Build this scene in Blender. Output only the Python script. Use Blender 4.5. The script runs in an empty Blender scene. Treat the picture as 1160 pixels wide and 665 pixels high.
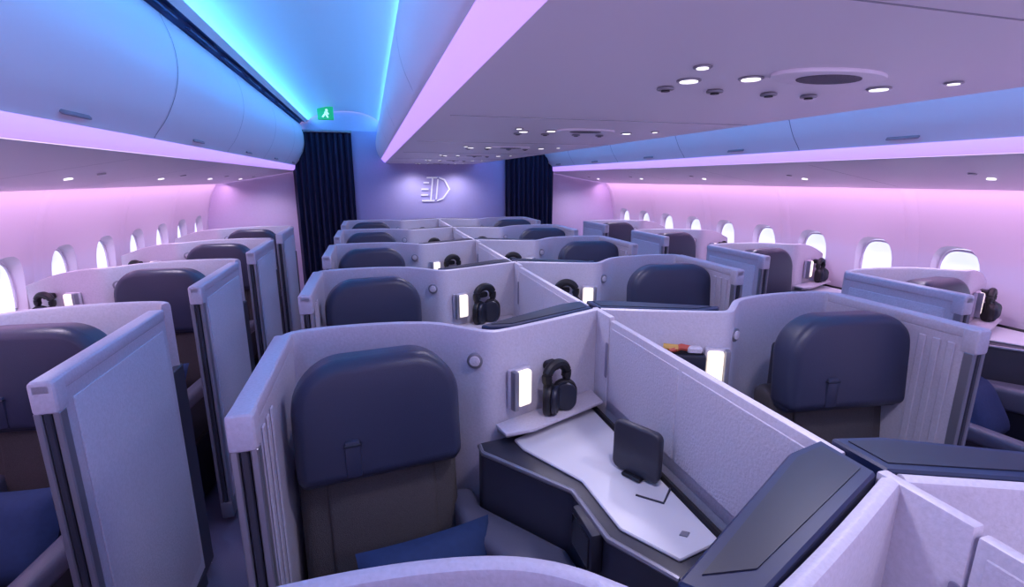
import bpy, bmesh, math
from mathutils import Matrix, Vector
R=math.radians
scene=bpy.context.scene
# ------------------------------------------------------------ materials
MATS={}
def pr(name,col,rough=.5,metal=0,bump=None,var=0,emit=None,estr=0,coat=0,spec=None):
    m=bpy.data.materials.new(name);m.use_nodes=True
    nt=m.node_tree;b=nt.nodes['Principled BSDF']
    b.inputs['Base Color'].default_value=(*col,1)
    b.inputs['Roughness'].default_value=rough
    b.inputs['Metallic'].default_value=metal
    if coat:b.inputs['Coat Weight'].default_value=coat
    if spec is not None:b.inputs['Specular IOR Level'].default_value=spec
    if emit:
        b.inputs['Emission Color'].default_value=(*emit,1)
        b.inputs['Emission Strength'].default_value=estr
    tc=nt.nodes.new('ShaderNodeTexCoord')
    if bump:
        sc,st=bump
        n=nt.nodes.new('ShaderNodeTexNoise');n.inputs['Scale'].default_value=sc;n.inputs['Detail'].default_value=4
        nt.links.new(tc.outputs['Object'],n.inputs['Vector'])
        bp=nt.nodes.new('ShaderNodeBump');bp.inputs['Strength'].default_value=st;bp.inputs['Distance'].default_value=.004
        nt.links.new(n.outputs['Fac'],bp.inputs['Height']);nt.links.new(bp.outputs['Normal'],b.inputs['Normal'])
        if var:
            rp=nt.nodes.new('ShaderNodeMix');rp.data_type='RGBA'
            rp.inputs['A'].default_value=(*[c*(1-var) for c in col],1)
            rp.inputs['B'].default_value=(*[min(1,c*(1+var)) for c in col],1)
            nt.links.new(n.outputs['Fac'],rp.inputs['Factor']);nt.links.new(rp.outputs['Result'],b.inputs['Base Color'])
    MATS[name]=m
    return m
pr('shell_white',(.53,.50,.59),.40,bump=(130,.25),var=.16)
pr('panel_white',(.55,.52,.61),.5,bump=(140,.45),var=.18)
pr('desk_white',(.60,.60,.66),.3)
pr('cabin_white',(.82,.78,.87),.42)
pr('wall_white',(.83,.74,.86),.5)
pr('seam',(.20,.19,.28),.6)
pr('dark_navy',(.012,.015,.032),.4)
pr('navy_top',(.010,.018,.065),.42)
pr('dark_grey',(.030,.032,.050),.42)
pr('black',(.006,.006,.010),.45)
pr('metal',(.30,.30,.35),.35,.6)
pr('leather',(.032,.038,.078),.36,bump=(350,.2),var=.12)
pr('arm_leather',(.10,.105,.155),.4,bump=(350,.2),var=.1)
pr('fabric',(.085,.075,.080),.95,bump=(420,.8),var=.5)
pr('pillow_blue',(.012,.034,.115),.85,bump=(60,.3),var=.2)
pr('carpet',(.15,.13,.20),.95,bump=(300,.8),var=.4)
pr('curtain',(.012,.014,.055),.85,bump=(120,.3),var=.3)
pr('bulkhead',(.42,.39,.66),.5,bump=(40,.1),var=.05)
pr('end_wall',(.66,.56,.78),.5,bump=(40,.1),var=.05)
pr('strip_pink',(.8,.6,1),.5,emit=(.47,.27,.95),estr=1.05)
pr('lamp_glow',(1,.95,.85),.4,emit=(1,.86,.70),estr=1.0)
pr('down_glow',(1,1,1),.4,emit=(1,.95,1),estr=1.5)
pr('window_glow',(.9,.95,1),.3,emit=(.72,.80,1.0),estr=.85)
pr('emblem',(.8,.8,.9),.4,emit=(.8,.78,1),estr=.20)
pr('sign_white',(.8,.9,.8),.4,emit=(.8,1,.8),estr=.5)
pr('green',(.0,.30,.12),.4,emit=(.01,.45,.12),estr=.6)
pr('screen',(.01,.012,.02),.12,coat=.5)
pr('red_item',(.5,.08,.05),.5)
pr('gold_item',(.6,.35,.08),.5)
pr('grille',(.12,.11,.15),.6,bump=(500,.8),var=.5)
pr('slot_blue',(.04,.09,.24),.6)

# ------------------------------------------------------------ mesh builder
class MB:
    def __init__(s): s.v=[];s.f=[];s.mi=[];s.mats=[]
    def idx(s,m):
        if m not in s.mats:s.mats.append(m)
        return s.mats.index(m)
    def add(s,vs,fs,mat,M=None):
        o=len(s.v)
        for v in vs:
            v=Vector(v)
            s.v.append(tuple(M@v) if M else tuple(v))
        k=s.idx(mat)
        for f in fs:
            s.f.append([i+o for i in f]);s.mi.append(k)
    def prism(s,pts,z0,z1,mat,bev=0,seg=2,M=None,rim=False,fn=None):
        bm=bmesh.new()
        vs=[bm.verts.new((p[0],p[1],z0)) for p in pts]
        f=bm.faces.new(vs)
        r=bmesh.ops.extrude_face_region(bm,geom=[f])
        for e in r['geom']:
            if isinstance(e,bmesh.types.BMVert):e.co.z=z1
        bmesh.ops.recalc_face_normals(bm,faces=bm.faces)
        if bev>0:
            ed=[e for e in bm.edges if (not rim) or abs(e.verts[0].co.z-e.verts[1].co.z)<1e-6]
            bmesh.ops.bevel(bm,geom=ed,offset=bev,segments=seg,profile=.5,affect='EDGES',clamp_overlap=True)
        bmesh.ops.recalc_face_normals(bm,faces=bm.faces)
        bm.verts.index_update()
        co=[v.co.copy() for v in bm.verts]
        if fn:co=[fn(c) for c in co]
        s.add(co,[[v.index for v in f.verts] for f in bm.faces],mat,M)
        bm.free()
    def box(s,x0,x1,y0,y1,z0,z1,mat,bev=0,seg=2,M=None):
        s.prism([(x0,y0),(x1,y0),(x1,y1),(x0,y1)],z0,z1,mat,bev,seg,M)
    def wall(s,path,t,z0,mat,r=.012):
        n=len(path);rows=[]
        o=t/2
        for i,(x,y,zt) in enumerate(path):
            a=path[max(0,i-1)];b=path[min(n-1,i+1)]
            d=Vector((b[0]-a[0],b[1]-a[1]));d.normalize();nx,ny=d.y,-d.x
            sec=[(-o,z0),(-o,zt-r),(-o+.29*r,zt-.29*r),(-o+r,zt),(o-r,zt),(o-.29*r,zt-.29*r),(o,zt-r),(o,z0)]
            rows.append([(x+nx*q,y+ny*q,z) for q,z in sec])
        vs=[v for r_ in rows for v in r_];fs=[]
        for i in range(n-1):
            for j in range(7):
                a=i*8+j;fs.append([a,a+1,a+9,a+8])
        fs.append(list(range(8))[::-1]);fs.append([(n-1)*8+j for j in range(8)])
        s.add(vs,fs,mat)
    def tube(s,path,r,mat,n=8,M=None,closed=False):
        P=[Vector(p) for p in path];N=len(P);vs=[];fs=[]
        for i,p in enumerate(P):
            a=P[(i-1)%N] if closed else P[max(0,i-1)]
            b=P[(i+1)%N] if closed else P[min(N-1,i+1)]
            d=(b-a).normalized();up=Vector((0,0,1))
            if abs(d.dot(up))>.95:up=Vector((0,1,0))
            u=d.cross(up).normalized();w=d.cross(u).normalized()
            for k in range(n):
                t=2*math.pi*k/n;vs.append(p+u*math.cos(t)*r+w*math.sin(t)*r)
        for i in range(N if closed else N-1):
            for k in range(n):
                a=i*n+k;b=i*n+(k+1)%n;c=((i+1)%N)*n+(k+1)%n;d=((i+1)%N)*n+k
                fs.append([a,b,c,d])
        if not closed:
            fs.append(list(range(n))[::-1]);fs.append([(N-1)*n+k for k in range(n)])
        s.add(vs,fs,mat,M)
    def disc(s,r,h,mat,M,n=24,bev=.0,sx=1):
        s.prism([(math.cos(2*math.pi*k/n)*r*sx,math.sin(2*math.pi*k/n)*r) for k in range(n)],0,h,mat,bev,2,M,rim=True)
    def mesh(s,name,mirror=False,ang=35):
        me=bpy.data.meshes.new(name)
        v=[(-a,b,c) for a,b,c in s.v] if mirror else s.v
        f=[x[::-1] for x in s.f] if mirror else s.f
        me.from_pydata(v,[],f)
        for m in s.mats:me.materials.append(MATS[m])
        me.polygons.foreach_set('material_index',s.mi)
        me.polygons.foreach_set('use_smooth',[True]*len(me.polygons))
        me.update();me.set_sharp_from_angle(angle=R(ang))
        return me
def place(name,me,loc=(0,0,0),rot=0,parent=None):
    o=bpy.data.objects.new(name,me);scene.collection.objects.link(o)
    o.location=loc;o.rotation_euler=(0,0,rot)
    if parent:o.parent=parent
    return o
T=Matrix.Translation
def RX(a):return Matrix.Rotation(R(a),4,'X')
def RY(a):return Matrix.Rotation(R(a),4,'Y')
def RZ(a):return Matrix.Rotation(R(a),4,'Z')
def chaikin(p,n=2):
    for _ in range(n):
        q=[p[0]]
        for a,b in zip(p[:-1],p[1:]):
            q.append(tuple(.75*x+.25*y for x,y in zip(a,b)));q.append(tuple(.25*x+.75*y for x,y in zip(a,b)))
        q.append(p[-1]);p=q
    return p
def rrect(w,h,r,n=6,rb=None):
    rb=r if rb is None else rb
    pts=[]
    for cx,cy,a0,rr in((w/2-r,h/2-r,0,r),(-w/2+r,h/2-r,90,r),(-w/2+rb,-h/2+rb,180,rb),(w/2-rb,-h/2+rb,270,rb)):
        for k in range(n+1):
            a=R(a0+90*k/n);pts.append((cx+rr*math.cos(a),cy+rr*math.sin(a)))
    return pts

ZT=1.20
# ------------------------------------------------------------ suite shell (aisle at -x, centre plane at x=0, seat faces -y)
def build_shell(wing,wend,window,lampx):
    s=MB()
    zc=1.10 if window else ZT
    path=[(-1.055,-.05,ZT),(-1.035,.0,ZT),(-.90,.024,ZT),(-.72,.016,ZT),(-.59,-.02,ZT),(-.50,-.11,ZT),(-.44,-.167,ZT),(-.38,-.155,ZT),(-.2,-.085,ZT-.3*(ZT-zc)),(-.012,-.005,zc)]
    s.wall(chaikin(path,3),.030,.04,'shell_white')
    if not window:
        s.prism([(-.012,.018),(-.36,-.128),(-.43,-.118),(-.455,-.09),(-.10,.105),(-.012,.125)],.72,ZT-.003,'navy_top',.004,1)
        s.prism([(-.03,.032),(-.35,-.10),(-.42,-.09),(-.10,.088),(-.03,.105)],ZT-.0035,ZT-.001,'dark_navy',0)
    else:
        s.prism([(-.02,.02),(-.36,-.125),(-.43,-.115),(-.455,-.09),(-.10,.095),(-.02,.115)],.72,1.08,'navy_top',.004,1)
    a=math.degrees(math.atan2(.195,.355))
    s.box(-.17,.17,0,.01,-.13,.13,'screen',.003,1,T((-.27,.025,.93))@RZ(a))
    # ledge under lamp
    s.prism([(-.435,-.20),(-.03,-.035),(-.03,-.14),(-.33,-.265),(-.42,-.27)],.888,.90,'shell_white',.004)
    s.prism([(-.43,-.20),(-.03,-.03),(-.03,-.11),(-.34,-.235),(-.41,-.245)],.870,.888,'metal',.002)
    W=math.degrees(math.atan2(.165,.40))
    def onwall(x,z,off=.018):
        y=-.165+(x+.40)*(.16/.39)
        return T((x,y,z))@RZ(W)@T((0,-off,0))
    L=onwall(lampx,1.005)
    s.box(-.043,.043,-.018,.0,-.068,.068,'shell_white',.006,2,L)
    s.box(-.020,.036,-.036,-.012,-.060,.060,'lamp_glow',.010,3,L)
    s.box(-.040,-.022,-.040,.0,-.066,.066,'metal',.004,2,L)
    H=onwall(lampx+.125,1.05)
    s.prism(rrect(.05,.03,.012),0,.035,'black',.003,1,H@RX(90))
    D=T((-.485,-.143,1.10))@RZ(-22)@RX(90)
    s.disc(.026,.012,'metal',D,bev=.003);s.disc(.017,.018,'panel_white',D,bev=.003)
    # wing / door pocket on the aisle
    x0,x1=-1.082,-1.030;y0=-wing
    s.box(x0,x1,y0,wend,ZT-.040,ZT,'shell_white',.010,3)
    s.box(x0-.002,x1+.002,y0,y0+.05,ZT-.085,ZT-.002,'shell_white',.010,3)
    s.box(-1.078,-1.068,y0+.03,wend,.10,ZT-.035,'shell_white',.004,1)
    s.box(-1.083,-1.077,y0+.07,wend-.04,.16,ZT-.07,'panel_white',.003,2)
    s.box(-1.042,-1.032,y0+.03,wend,.10,ZT-.035,'shell_white',.004,1)
    s.box(-1.062,-1.048,y0+.015,wend-.01,.08,ZT-.05,'dark_grey',.003,1)
    for xx,m in((-1.074,'metal'),(-1.055,'dark_grey'),(-1.036,'metal')):
        s.box(xx-.008,xx+.008,y0+.004,y0+.035,.09,ZT-.08,m,.003,1)
    s.box(-1.074,-1.036,y0+.02,y0+.03,.09,ZT-.08,'dark_navy')
    s.box(-1.084,-1.028,y0,y0+.09,.03,.12,'metal',.01,2)
    s.box(-1.080,-1.032,y0+.02,wend,.02,.10,'dark_grey',.005,1)
    for k in range(3):
        s.box(-1.032,-1.026,y0+.06+.045*k,y0+.085+.045*k,.60,ZT-.06,'shell_white',.003,1)
    if wend<-.05:
        s.box(-1.072,-1.045,wend-.02,-.02,.05,ZT-.25,'dark_grey',.004,1)
    return s
def build_console():
    s=MB()
    s.prism([(-.495,-.215),(-.495,-.27),(-.30,-.52),(-.29,-.72),(-.20,-.87),(-.035,-.84),(-.035,-.05),(-.42,-.205)],.06,.852,'dark_grey',.010,2)
    s.prism([(-.385,-.240),(-.375,-.30),(-.268,-.50),(-.258,-.70),(-.180,-.825),(-.058,-.80),(-.058,-.085)],.852,.861,'desk_white',.003,1)
    # lid split and gasket
    s.tube([(-.16,-.60,.862),(-.11,-.65,.863),(-.058,-.60,.863)],.003,'dark_grey',6)
    s.tube([(-.050,-.10,.864),(-.050,-.82,.864)],.009,'black',6)
    s.prism([(-.014,0),(0,-.010),(.014,0),(0,.010)],0,.003,'metal',0,1,T((-.125,-.76,.861)))
    # padded flip-up plate
    M=T((-.115,-.52,.938))@RZ(-62)@RX(90)
    s.prism(rrect(.145,.145,.022),-.013,.013,'dark_grey',.008,3,M,rim=True)
    s.box(-.03,.03,-.03,.03,.861,.872,'black',.004,1,T((-.115,-.52,0))@RZ(-62))
    # handset screen on the flank
    s.box(-.325,-.293,-.69,-.57,.73,.845,'dark_grey',.008,2)
    s.box(-.329,-.322,-.68,-.58,.745,.83,'screen',.002,1)
    # bevelled dark cap round the flank of the counter
    s.tube([(-.492,-.225,.845),(-.492,-.27,.845),(-.302,-.52,.845),(-.292,-.71,.845),(-.203,-.858,.845)],.008,'metal',8)
    # armrest
    s.prism([(-.585,-.17),(-.507,-.19),(-.507,-.28),(-.318,-.53),(-.305,-.73),(-.37,-.80),(-.43,-.64),(-.575,-.36)],.57,.685,'arm_leather',.022,3)
    s.prism([(-.555,-.19),(-.512,-.22),(-.512,-.285),(-.325,-.53),(-.312,-.70),(-.36,-.74),(-.415,-.60),(-.55,-.36)],.10,.575,'dark_navy',.01,1)
    return s
def build_seat(strap):
    s=MB()
    A=T((0,-.155,1.018))@RX(-5)@RX(90)
    def crown(c):
        f=1-.05*max(0,c.y/.17)**2
        z=c.z
        if c.z>.06:
            z+=.016*max(0,1-(c.x/.235)**2)*max(0,1-(c.y/.17)**2)
        return Vector((c.x*f,c.y,z))
    pts=rrect(.468,.34,.135,12,.035)
    s.prism(pts,0,.125,'leather',.05,7,A,rim=True,fn=crown)
    s.prism(rrect(.455,.05,.02,4),.01,.10,'leather',.02,3,A@T((0,-.155,0)),rim=True)
    sx=-.085*strap
    s.box(sx-.022,sx+.022,-.297,-.262,.875,.985,'leather',.008,2)
    s.box(sx-.024,sx+.024,-.299,-.262,.968,.976,'dark_navy',.002,1)
    # back
    B=T((0,-.10,.64))@RX(-7)@RX(90)
    s.prism(rrect(.47,.50,.04,4),0,.14,'fabric',.035,4,B,rim=True)
    s.prism(rrect(.32,.44,.05,4),.125,.15,'fabric',.012,3,B,rim=True)
    s.prism(rrect(.47,.56,.05,4),.35,.475,'fabric',.035,4,T((0,-.46,0)),rim=True)
    s.box(-.235,.235,-.80,-.72,.10,.45,'fabric',.03,3)
    s.box(-.22,.22,-.70,-.10,.04,.36,'dark_grey',.015,1)
    s.tube([(-.22,-.30,.47),(-.12,-.36,.485),(-.02,-.41,.487),(.1,-.35,.485)],.01,'black',6)
    s.box(-.03,.03,-.435,-.39,.478,.495,'metal',.004,1)
    s.box(-.16,.16,-.17,-.05,.10,1.05,'dark_grey',.02,2)
    # aisle-side armrest
    s.prism(rrect(.075,.42,.035,5),.575,.64,'arm_leather',.02,3,T((-.225,-.55,0)),rim=True)
    s.box(-.25,-.205,-.70,-.40,.40,.585,'dark_grey',.01,1)
    return s
def build_pillow():
    s=MB();n=14;W,H,D=.38,.28,.06
    vs=[];fs=[]
    for sg in(1,-1):
        for i in range(n+1):
            for j in range(n+1):
                u=-1+2*i/n;v=-1+2*j/n
                e=max(0,(1-u**4)*(1-v**4))**.5
                vs.append((u*W/2*(1-.05*(1-v*v)),v*H/2*(1-.05*(1-u*u)),sg*D*e))
    m=(n+1)**2
    for q in(0,1):
        for i in range(n):
            for j in range(n):
                a=q*m+i*(n+1)+j;f=[a,a+n+1,a+n+2,a+1]
                fs.append(f if q==0 else f[::-1])
    s.add(vs,fs,'pillow_blue');return s
def build_headphones():
    s=MB()
    arc=[(math.cos(R(a))*.044,0,math.sin(R(a))*.040) for a in range(-20,201,10)]
    s.tube(arc,.017,'black',10)
    for k in(-1,1):
        s.tube([(k*.042,0,-.01),(k*.046,-.004,-.05),(k*.042,-.006,-.085)],.013,'black',8)
        C=T((k*.034,-.004,-.075))@RZ(k*55)@RY(90*k)
        s.prism(rrect(.110,.084,.041,6),-.012,.016,'black',.008,2,C,rim=True)
        s.prism(rrect(.100,.076,.037,6),-.030,-.010,'dark_navy',.009,2,C,rim=True)
    return s
P=1.09
shell_c=build_shell(.58,-.03,False,-.36);shell_cr=build_shell(.58,-.03,False,-.395)
shell_wl=build_shell(.82,-.14,True,-.28);shell_wr=build_shell(.58,-.03,True,-.28)
con=build_console()
M_shell={('c',0):shell_c.mesh('shell_c',ang=28),('c',1):shell_cr.mesh('shell_cm',True,ang=28),
         ('w',0):shell_wr.mesh('shell_w',ang=28),('w',1):shell_wl.mesh('shell_wm',True,ang=28)}
M_con={0:con.mesh('console'),1:con.mesh('console_m',True)}
M_seat={0:build_seat(1).mesh('seat'),1:build_seat(-1).mesh('seat_m',True)}
M_pil=build_pillow().mesh('pillow',ang=80);M_hp=build_headphones().mesh('headphones')
def suite(cx,yb,mir,kind,hp=True):
    sg=-1 if mir else 1
    dx,dy,sc={('c',0):(.815,-.045,.96),('c',1):(.860,-.08,1.05),('w',0):(.815,-.05,1),('w',1):(.76,-.03,.98)}[(kind,mir)]
    place('privacy_shell',M_shell[(kind,mir)],(cx,yb,0))
    place('side_console',M_con[mir],(cx,yb,0))
    o=place('airline_seat',M_seat[mir],(cx-sg*dx,yb+dy,0),sg*R(7));o.scale=(sc,1,1)
    o=place('pillow',M_pil,(cx-sg*.675,yb-.48,.595))
    o.rotation_euler=(R(60),R(4*sg),sg*R(14))
    if hp:
        lx={('c',0):-.36,('c',1):-.395}.get((kind,mir),-.28)+.125
        y=-.165+(lx+.40)*(.16/.39)
        o=place('headphones',M_hp,(cx+sg*(lx+.020),yb+y-.064,1.025))
        o.rotation_euler=(0,0,sg*R(22))
        if kind=='c' and yb>2:o.scale=(1.2,1.0,1.2);o.location.z=1.05
for i in range(-1,5):
    suite(0,1.60+P*i,0,'c');suite(0,1.60+P*i,1,'c',hp=(i!=0))
    if i<4:
        suite(-2.60,2.15+P*i,1,'w');suite(2.60,1.95+P*i,0,'w')
# centre divider
d=MB()
d.box(-.011,.011,-.12,.02,.05,ZT-.002,'shell_white',.004,2)
d.box(-.011,.011,-1.0,-.125,.86,ZT-.012,'shell_white',.004,2)
for a,b in((-.53,-.14),(-.98,-.545)):
    for k in(-1,1):
        d.box(k*.0115-.002,k*.0115+.002,a,b,.90,ZT-.035,'panel_white',.0015,1)
d.box(-.010,.010,-.98,-.12,.05,.87,'shell_white')
for k in(-1,1):
    d.prism(rrect(.016,.13,.007),0,.003,'seam',.001,1,T((k*.012,-.115,1.04))@RZ(90*k)@RX(90))
dm=d.mesh('divider')
for i in range(-1,5):place('privacy_divider',dm,(0,1.60+P*i,0))
b=MB()
b.box(-.085,.085,-.06,0,-.055,.03,'dark_navy',.012,2)
b.box(-.075,.075,-.05,-.01,.03,.034,'black')
b.tube([(-.04,-.03,.035),(.0,-.03,.05),(.05,-.03,.04)],.012,'red_item')
b.tube([(-.06,-.02,.045),(-.01,-.03,.045)],.013,'gold_item')
b.box(.02,.07,-.05,-.02,.03,.055,'panel_white',.006,1)
b.disc(.035,.03,'black',T((-.02,-.06,-.03))@RX(90),bev=.008)
o=place('snack_basket',b.mesh('basket'),(.265,1.60-.133,1.03));o.rotation_euler=(0,0,R(-22))

# ------------------------------------------------------------ cabin
Y0,Y1=-1.6,6.65
def empty(n):
    e=bpy.data.objects.new(n,None);scene.collection.objects.link(e);return e
def sweep(name,prof,mat,y0=Y0,y1=6.64,mir=False,parent=None):
    s=MB();n=len(prof)
    p=[(-x,z) for x,z in prof] if mir else prof
    vs=[(x,y0,z) for x,z in p]+[(x,y1,z) for x,z in p]
    s.add(vs,[[i,i+1,n+i+1,n+i] for i in range(n-1)],mat)
    return place(name,s.mesh(name,ang=50),parent=parent)
fl=MB();fl.box(-2.7,2.7,Y0,Y1,-.05,0,'carpet');place('floor',fl.mesh('floor'))
inner=chaikin([(2.50,1.60),(2.57,1.47),(2.63,1.25),(2.655,1.0),(2.65,.7),(2.64,.3),(2.62,0)],2)
wins=[2.14+.52*k for k in range(-6,9)]
def sup(hw,hh,n=28,e=2.9):
    r=[]
    for k in range(n):
        t=2*math.pi*k/n;c,s_=math.cos(t),math.sin(t)
        r.append((hw*math.copysign(abs(c)**(2/e),c),hh*math.copysign(abs(s_)**(2/e),s_)))
    return r
ZW=1.06
CB=empty('centre_luggage_bin')
for side,mir in(('right',False),('left',True)):
    k=-1 if mir else 1
    w=MB();n=len(inner)
    loop=[(x,z) for x,z in inner]+[(2.74,0),(2.74,1.60)]
    N=len(loop);vs=[(k*x,Y0,z) for x,z in loop]+[(k*x,Y1,z) for x,z in loop]
    fs=[[i,(i+1)%N,N+(i+1)%N,N+i] for i in range(N)]+[list(range(N))[::-1],[N+i for i in range(N)]]
    w.add(vs,fs,'wall_white');me=w.mesh('wall')
    bm=bmesh.new();bm.from_mesh(me);bmesh.ops.recalc_face_normals(bm,faces=bm.faces);bm.to_mesh(me);bm.free()
    wo=place('wall_'+side,me)
    c=MB();m=28
    for y in wins:
        A=sup(.155,.215);B=sup(.105,.16)
        vs=[(k*2.56,y+a,ZW+z) for a,z in A]+[(k*2.80,y+a,ZW+z) for a,z in B]
        fs=[[i,(i+1)%m,m+(i+1)%m,m+i] for i in range(m)]+[list(range(m))[::-1],[m+i for i in range(m)]]
        c.add(vs,fs,'wall_white')
    cm=c.mesh('cut');bm=bmesh.new();bm.from_mesh(cm);bmesh.ops.recalc_face_normals(bm,faces=bm.faces);bm.to_mesh(cm);bm.free()
    co=place('cut',cm)
    md=wo.modifiers.new('b','BOOLEAN');md.operation='DIFFERENCE';md.object=co;md.solver='EXACT'
    dg=bpy.context.evaluated_depsgraph_get();nm=bpy.data.meshes.new_from_object(wo.evaluated_get(dg))
    wo.modifiers.clear();wo.data=nm;bpy.data.objects.remove(co)
    nm.polygons.foreach_set('use_smooth',[True]*len(nm.polygons));nm.set_sharp_from_angle(angle=R(30))
    for j,y in enumerate(wins):
        p=MB();A=sup(.125,.18)
        p.add([(k*2.705,y+a,ZW+z) for a,z in A],[list(range(m)) if mir else list(range(m))[::-1]],'window_glow')
        p.tube([(k*2.695,y+a*.97,ZW+z*.97) for a,z in sup(.122,.176)],.007,'wall_white',8,closed=True)
        place('window_%d'%(j+1+(20 if mir else 0)),p.mesh('win'))
    t=MB()
    for y in wins[::2]:
        yy=y+.26
        vs=[];fs=[]
        for x,z in inner[:-1]:
            for dy,off in((-.05,-.002),(-.03,.006),(-.006,.010),(.006,.010),(.03,.006),(.05,-.002)):
                vs.append((k*(x-off),yy+dy,z))
        for q in range(len(inner)-2):
            for r_ in range(5):
                a=q*6+r_;fs.append([a,a+1,a+7,a+6])
        t.add(vs,fs,'wall_white')
    place('trim_'+('2' if mir else '1'),t.mesh('ribs'))
    SB=empty('side_luggage_bin')
    sweep('underside',[(2.52,1.60),(2.40,1.612),(1.66,1.742),(1.625,1.755)],'cabin_white',mir=mir,parent=SB)
    sweep('light_strip_part',[(1.622,1.757),(1.600,1.775),(1.592,1.815)],'strip_pink',mir=mir,parent=SB)
    binp=chaikin([(1.592,1.815),(1.585,1.83),(1.53,1.90),(1.475,2.03),(1.47,2.16),(1.51,2.28)],2)
    sweep('bin_face',binp,'cabin_white',mir=mir,parent=SB)
    sweep('ceiling_slot',[(1.51,2.28),(1.53,2.30),(1.50,2.325),(1.465,2.315)],'slot_blue',mir=mir,parent=SB)
    q=MB()
    ys=[-.9+1.09*j for j in range(7)]
    for y in ys:
        vs=[];fs=[]
        for a,(x,z) in enumerate(binp[2:]):
            vs+=[(k*(x-.002),y-.0025,z),(k*(x-.002),y+.0025,z)]
        for a in range(len(binp)-3):fs.append([2*a,2*a+1,2*a+3,2*a+2])
        q.add(vs,fs,'seam')
        q.box(-.075,.075,-.003,.006,-.014,.014,'metal',.003,1,T((k*1.575,y+.5,1.845))@RZ(90)@RX(-40*(-k)))
        a0,a1=Vector((2.35,1.620)),Vector((1.68,1.738))
        q.add([(k*2.38,y-.002,1.613),(k*2.38,y+.002,1.613),(k*1.67,y+.002,1.738),(k*1.67,y-.002,1.738)],[[0,1,2,3]],'seam')
        for ff,m_ in((.35,'down_glow'),(.55,'metal')):
            pp=a0.lerp(a1,ff)
            q.disc(.018,.004,m_,T((k*pp.x,y+.45,pp.y-.006))@RY(k*10),bev=.001)
    for j in range(14):
        q.box(-.20,.20,-.012,.012,-.003,.003,'slot_blue',0,1,T((k*1.495,-1+.55*j,2.298))@RZ(90)@RX(-k*20))
    place('fittings',q.mesh('fit'),parent=SB)
    ce=chaikin([(1.465,2.315),(1.35,2.40),(1.15,2.455),(.90,2.46),(.72,2.42),(.60,2.34),(.56,2.30)],2)
    sweep('ceiling',ce,'cabin_white',mir=mir)
    sweep('light_strip_part',[(.572,1.853),(.588,1.865),(.618,1.900)],'strip_pink',mir=mir,parent=CB)
    sweep('bin_face',chaikin([(.618,1.900),(.632,1.915),(.665,1.99),(.675,2.10),(.64,2.24),(.56,2.30)],2),'cabin_white',mir=mir,parent=CB)
    g=MB()
    cp=chaikin([(.634,1.915),(.667,1.99),(.677,2.10),(.642,2.24),(.56,2.302)],2)
    for y in ys:
        vs=[];fs=[]
        for x,z in cp:vs+=[(k*(x+.001),y-.0025+.3,z),(k*(x+.001),y+.0025+.3,z)]
        for a in range(len(cp)-1):fs.append([2*a,2*a+1,2*a+3,2*a+2])
        g.add(vs,fs,'seam')
    place('bin_seams',g.mesh('gs'),parent=CB)
# centre bin underside with service panels
u=MB()
u.add([(-.572,Y0,1.853),(-.545,Y0,1.846),(.545,Y0,1.846),(.572,Y0,1.853),(-.572,6.64,1.853),(-.545,6.64,1.846),(.545,6.64,1.846),(.572,6.64,1.853)],
      [[0,1,5,4],[1,2,6,5],[2,3,7,6]],'cabin_white')
for i in range(-2,6):
    y=.80+P*i
    u.box(-.53,.53,y-.34,y-.3385,1.8445,1.847,'metal')
    u.disc(.060,.008,'cabin_white',T((.05,y-.02,1.8385)),bev=.003,sx=2.0)
    u.disc(.040,.003,'grille',T((.05,y-.02,1.8365)),bev=.001,sx=1.6)
    for x,yy,gl in((-.17,.09,1),(-.07,.04,1),(.27,.06,1),(-.22,-.02,0),(.35,-.03,0)):
        rr=.017 if gl else .010
        u.disc(rr+.006,.003,'metal',T((x,y+yy,1.8425)),bev=.001)
        u.disc(rr,.003,'down_glow',T((x,y+yy,1.841)))
    for x in(-.17,-.05,.09,.20):
        u.disc(.018,.006,'metal',T((x,y+.17,1.839)),bev=.003);u.disc(.009,.004,'black',T((x,y+.17,1.8365)))
place('underside',u.mesh('under'),parent=CB)
w=MB();w.box(-2.74,2.74,Y1,Y1+.05,0,2.6,'end_wall');place('wall_back',w.mesh('wb'))
w=MB();w.box(-.97,.97,6.50,6.60,0,2.22,'bulkhead',.01,2);place('bulkhead_panel',w.mesh('bp'))
SH=Matrix(((1,.12,0,0),(0,1,0,0),(0,0,1,0),(0,0,0,1)))
e=MB();E=T((.03,6.50,1.53))@RX(90)@Matrix.Scale(.9,4)@SH
def bar(pts,m='emblem'):e.prism(pts,0,.015,m,0,1,E)
bar([(-.13,.17),(.03,.17),(.01,.15),(-.13,.15)]);bar([(-.17,.10),(-.09,.10),(-.09,.08),(-.17,.08)])
bar([(-.19,.01),(-.09,.01),(-.09,-.01),(-.19,-.01)]);bar([(-.19,-.07),(-.09,-.07),(-.09,-.09),(-.19,-.09)])
bar([(-.17,-.15),(.02,-.15),(.0,-.17),(-.17,-.17)]);bar([(-.055,.15),(-.035,.15),(-.035,-.15),(-.055,-.15)])
bar([(.02,.14),(.04,.14),(.04,-.14),(.02,-.14)])
bar([(.04,.17),(.13,.14),(.22,.0),(.13,-.14),(.04,-.17),(.05,-.15),(.12,-.12),(.195,0),(.12,.12),(.05,.15)])
place('wall_emblem',e.mesh('emb'))
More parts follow.
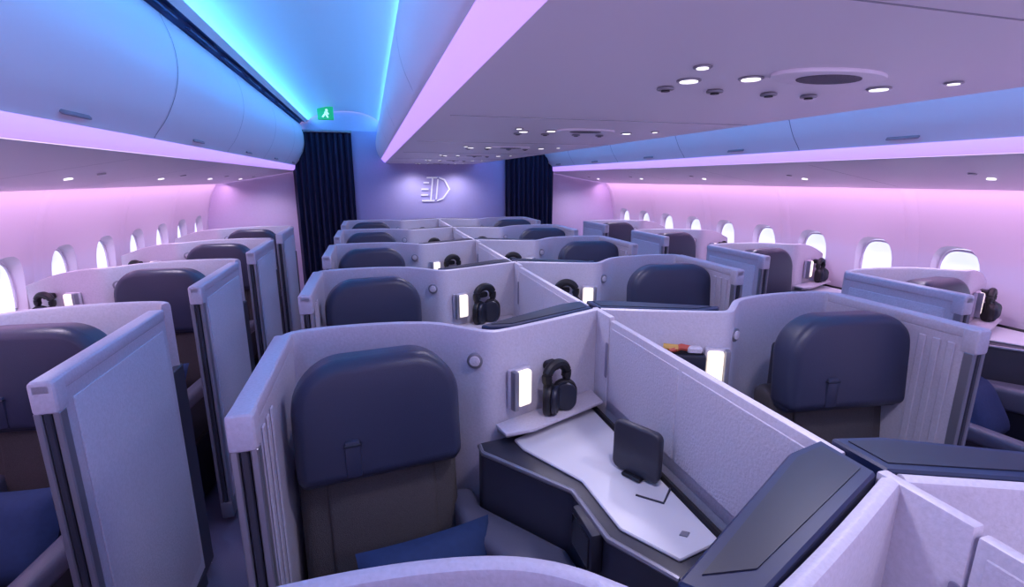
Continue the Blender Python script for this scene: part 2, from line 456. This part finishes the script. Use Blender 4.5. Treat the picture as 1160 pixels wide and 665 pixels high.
for k in(-1,1):
    c=MB();n=90;vs=[];fs=[]
    for i in range(n+1):
        x=.95+.68*i/n
        yy=6.44+.035*math.sin(i*.72)+.008*math.sin(i*1.9)
        for z,f in((.02,1.1),(1.1,1),(2.16,.75),(2.2,.6)):
            vs.append((k*x,6.44+(yy-6.44)*f,z))
    for i in range(n):
        for j in range(3):
            a=i*4+j;fs.append([a,a+1,a+5,a+4])
    c.add(vs,fs,'curtain')
    c.box(k*1.29-.35,k*1.29+.35,6.41,6.47,2.19,2.215,'metal',.004,1)
    place('curtain',c.mesh('cur',ang=80))
g=MB()
g.box(-.085,.085,-.02,.02,-.07,.07,'green',.006,2)
g.disc(.014,.004,'sign_white',T((.015,-.02,.032))@RX(90))
g.prism([(-.01,.02),(.03,.02),(.05,-.01),(.035,-.02),(.02,0),(.04,-.06),(.02,-.06),(.0,-.02),(-.03,-.06),(-.05,-.05),(-.01,-.0)],0,.004,'sign_white',0,1,T((0,-.02,0))@RX(90)@Matrix.Scale(.8,4))
g.box(-.012,.012,-.008,.008,.06,.10,'metal')
place('exit_sign',g.mesh('sign'),(-1.20,6.2,2.375))

# ------------------------------------------------------------ lights
def area(name,loc,target_dir,sx,sy,col,pw):
    l=bpy.data.lights.new(name,'AREA');l.shape='RECTANGLE';l.size=sx;l.size_y=sy;l.color=col;l.energy=pw
    o=bpy.data.objects.new(name,l);scene.collection.objects.link(o);o.location=loc
    z=-Vector(target_dir).normalized();y=Vector((0,1,0));x=y.cross(z).normalized()
    o.rotation_euler=Matrix((x,y,z)).transposed().to_euler();return o
LY=(Y0+Y1)/2;LL=Y1-Y0-.1
for k in(-1,1):
    area('ceiling_led',(k*1.40,LY,2.315),(-k*.8,0,1),.10,LL,(.06,.42,1.0),20)
    area('ceiling_led',(k*.60,LY,2.335),(k*1,0,.26),.04,LL,(.08,.44,1.0),34)
    area('wall_wash_led',(k*2.40,LY,1.598),(k*.28,0,-1),.10,LL,(1.0,.57,.98),23)
for i in range(-1,6):
    y=.80+P*i
    for x in(-.25,.3):
        l=bpy.data.lights.new('reading_spot','SPOT');l.energy=15;l.spot_size=R(150);l.spot_blend=1;l.shadow_soft_size=.05;l.color=(.87,.79,1.0)
        o=bpy.data.objects.new('reading_spot',l);scene.collection.objects.link(o);o.location=(x,y,1.80)
    for k in(-1,1):
        l=bpy.data.lights.new('reading_spot','SPOT');l.energy=11;l.spot_size=R(150);l.spot_blend=1;l.shadow_soft_size=.05;l.color=(.92,.77,1.0)
        o=bpy.data.objects.new('reading_spot',l);scene.collection.objects.link(o);o.location=(k*1.95,y,1.66)
wd=bpy.data.worlds.new('w');scene.world=wd;wd.use_nodes=True
wd.node_tree.nodes['Background'].inputs[0].default_value=(.66,.51,.86,1);wd.node_tree.nodes['Background'].inputs[1].default_value=1.7
# ------------------------------------------------------------ camera
cam=bpy.data.cameras.new('camera');co=bpy.data.objects.new('camera',cam);scene.collection.objects.link(co)
cam.sensor_width=36;cam.sensor_fit='HORIZONTAL';cam.lens=560/1160*36;cam.clip_start=.02
co.location=(-.775,0,1.66);co.rotation_euler=(R(90-13.06),0,R(-15.74));scene.camera=co
scene.view_settings.view_transform='Standard'
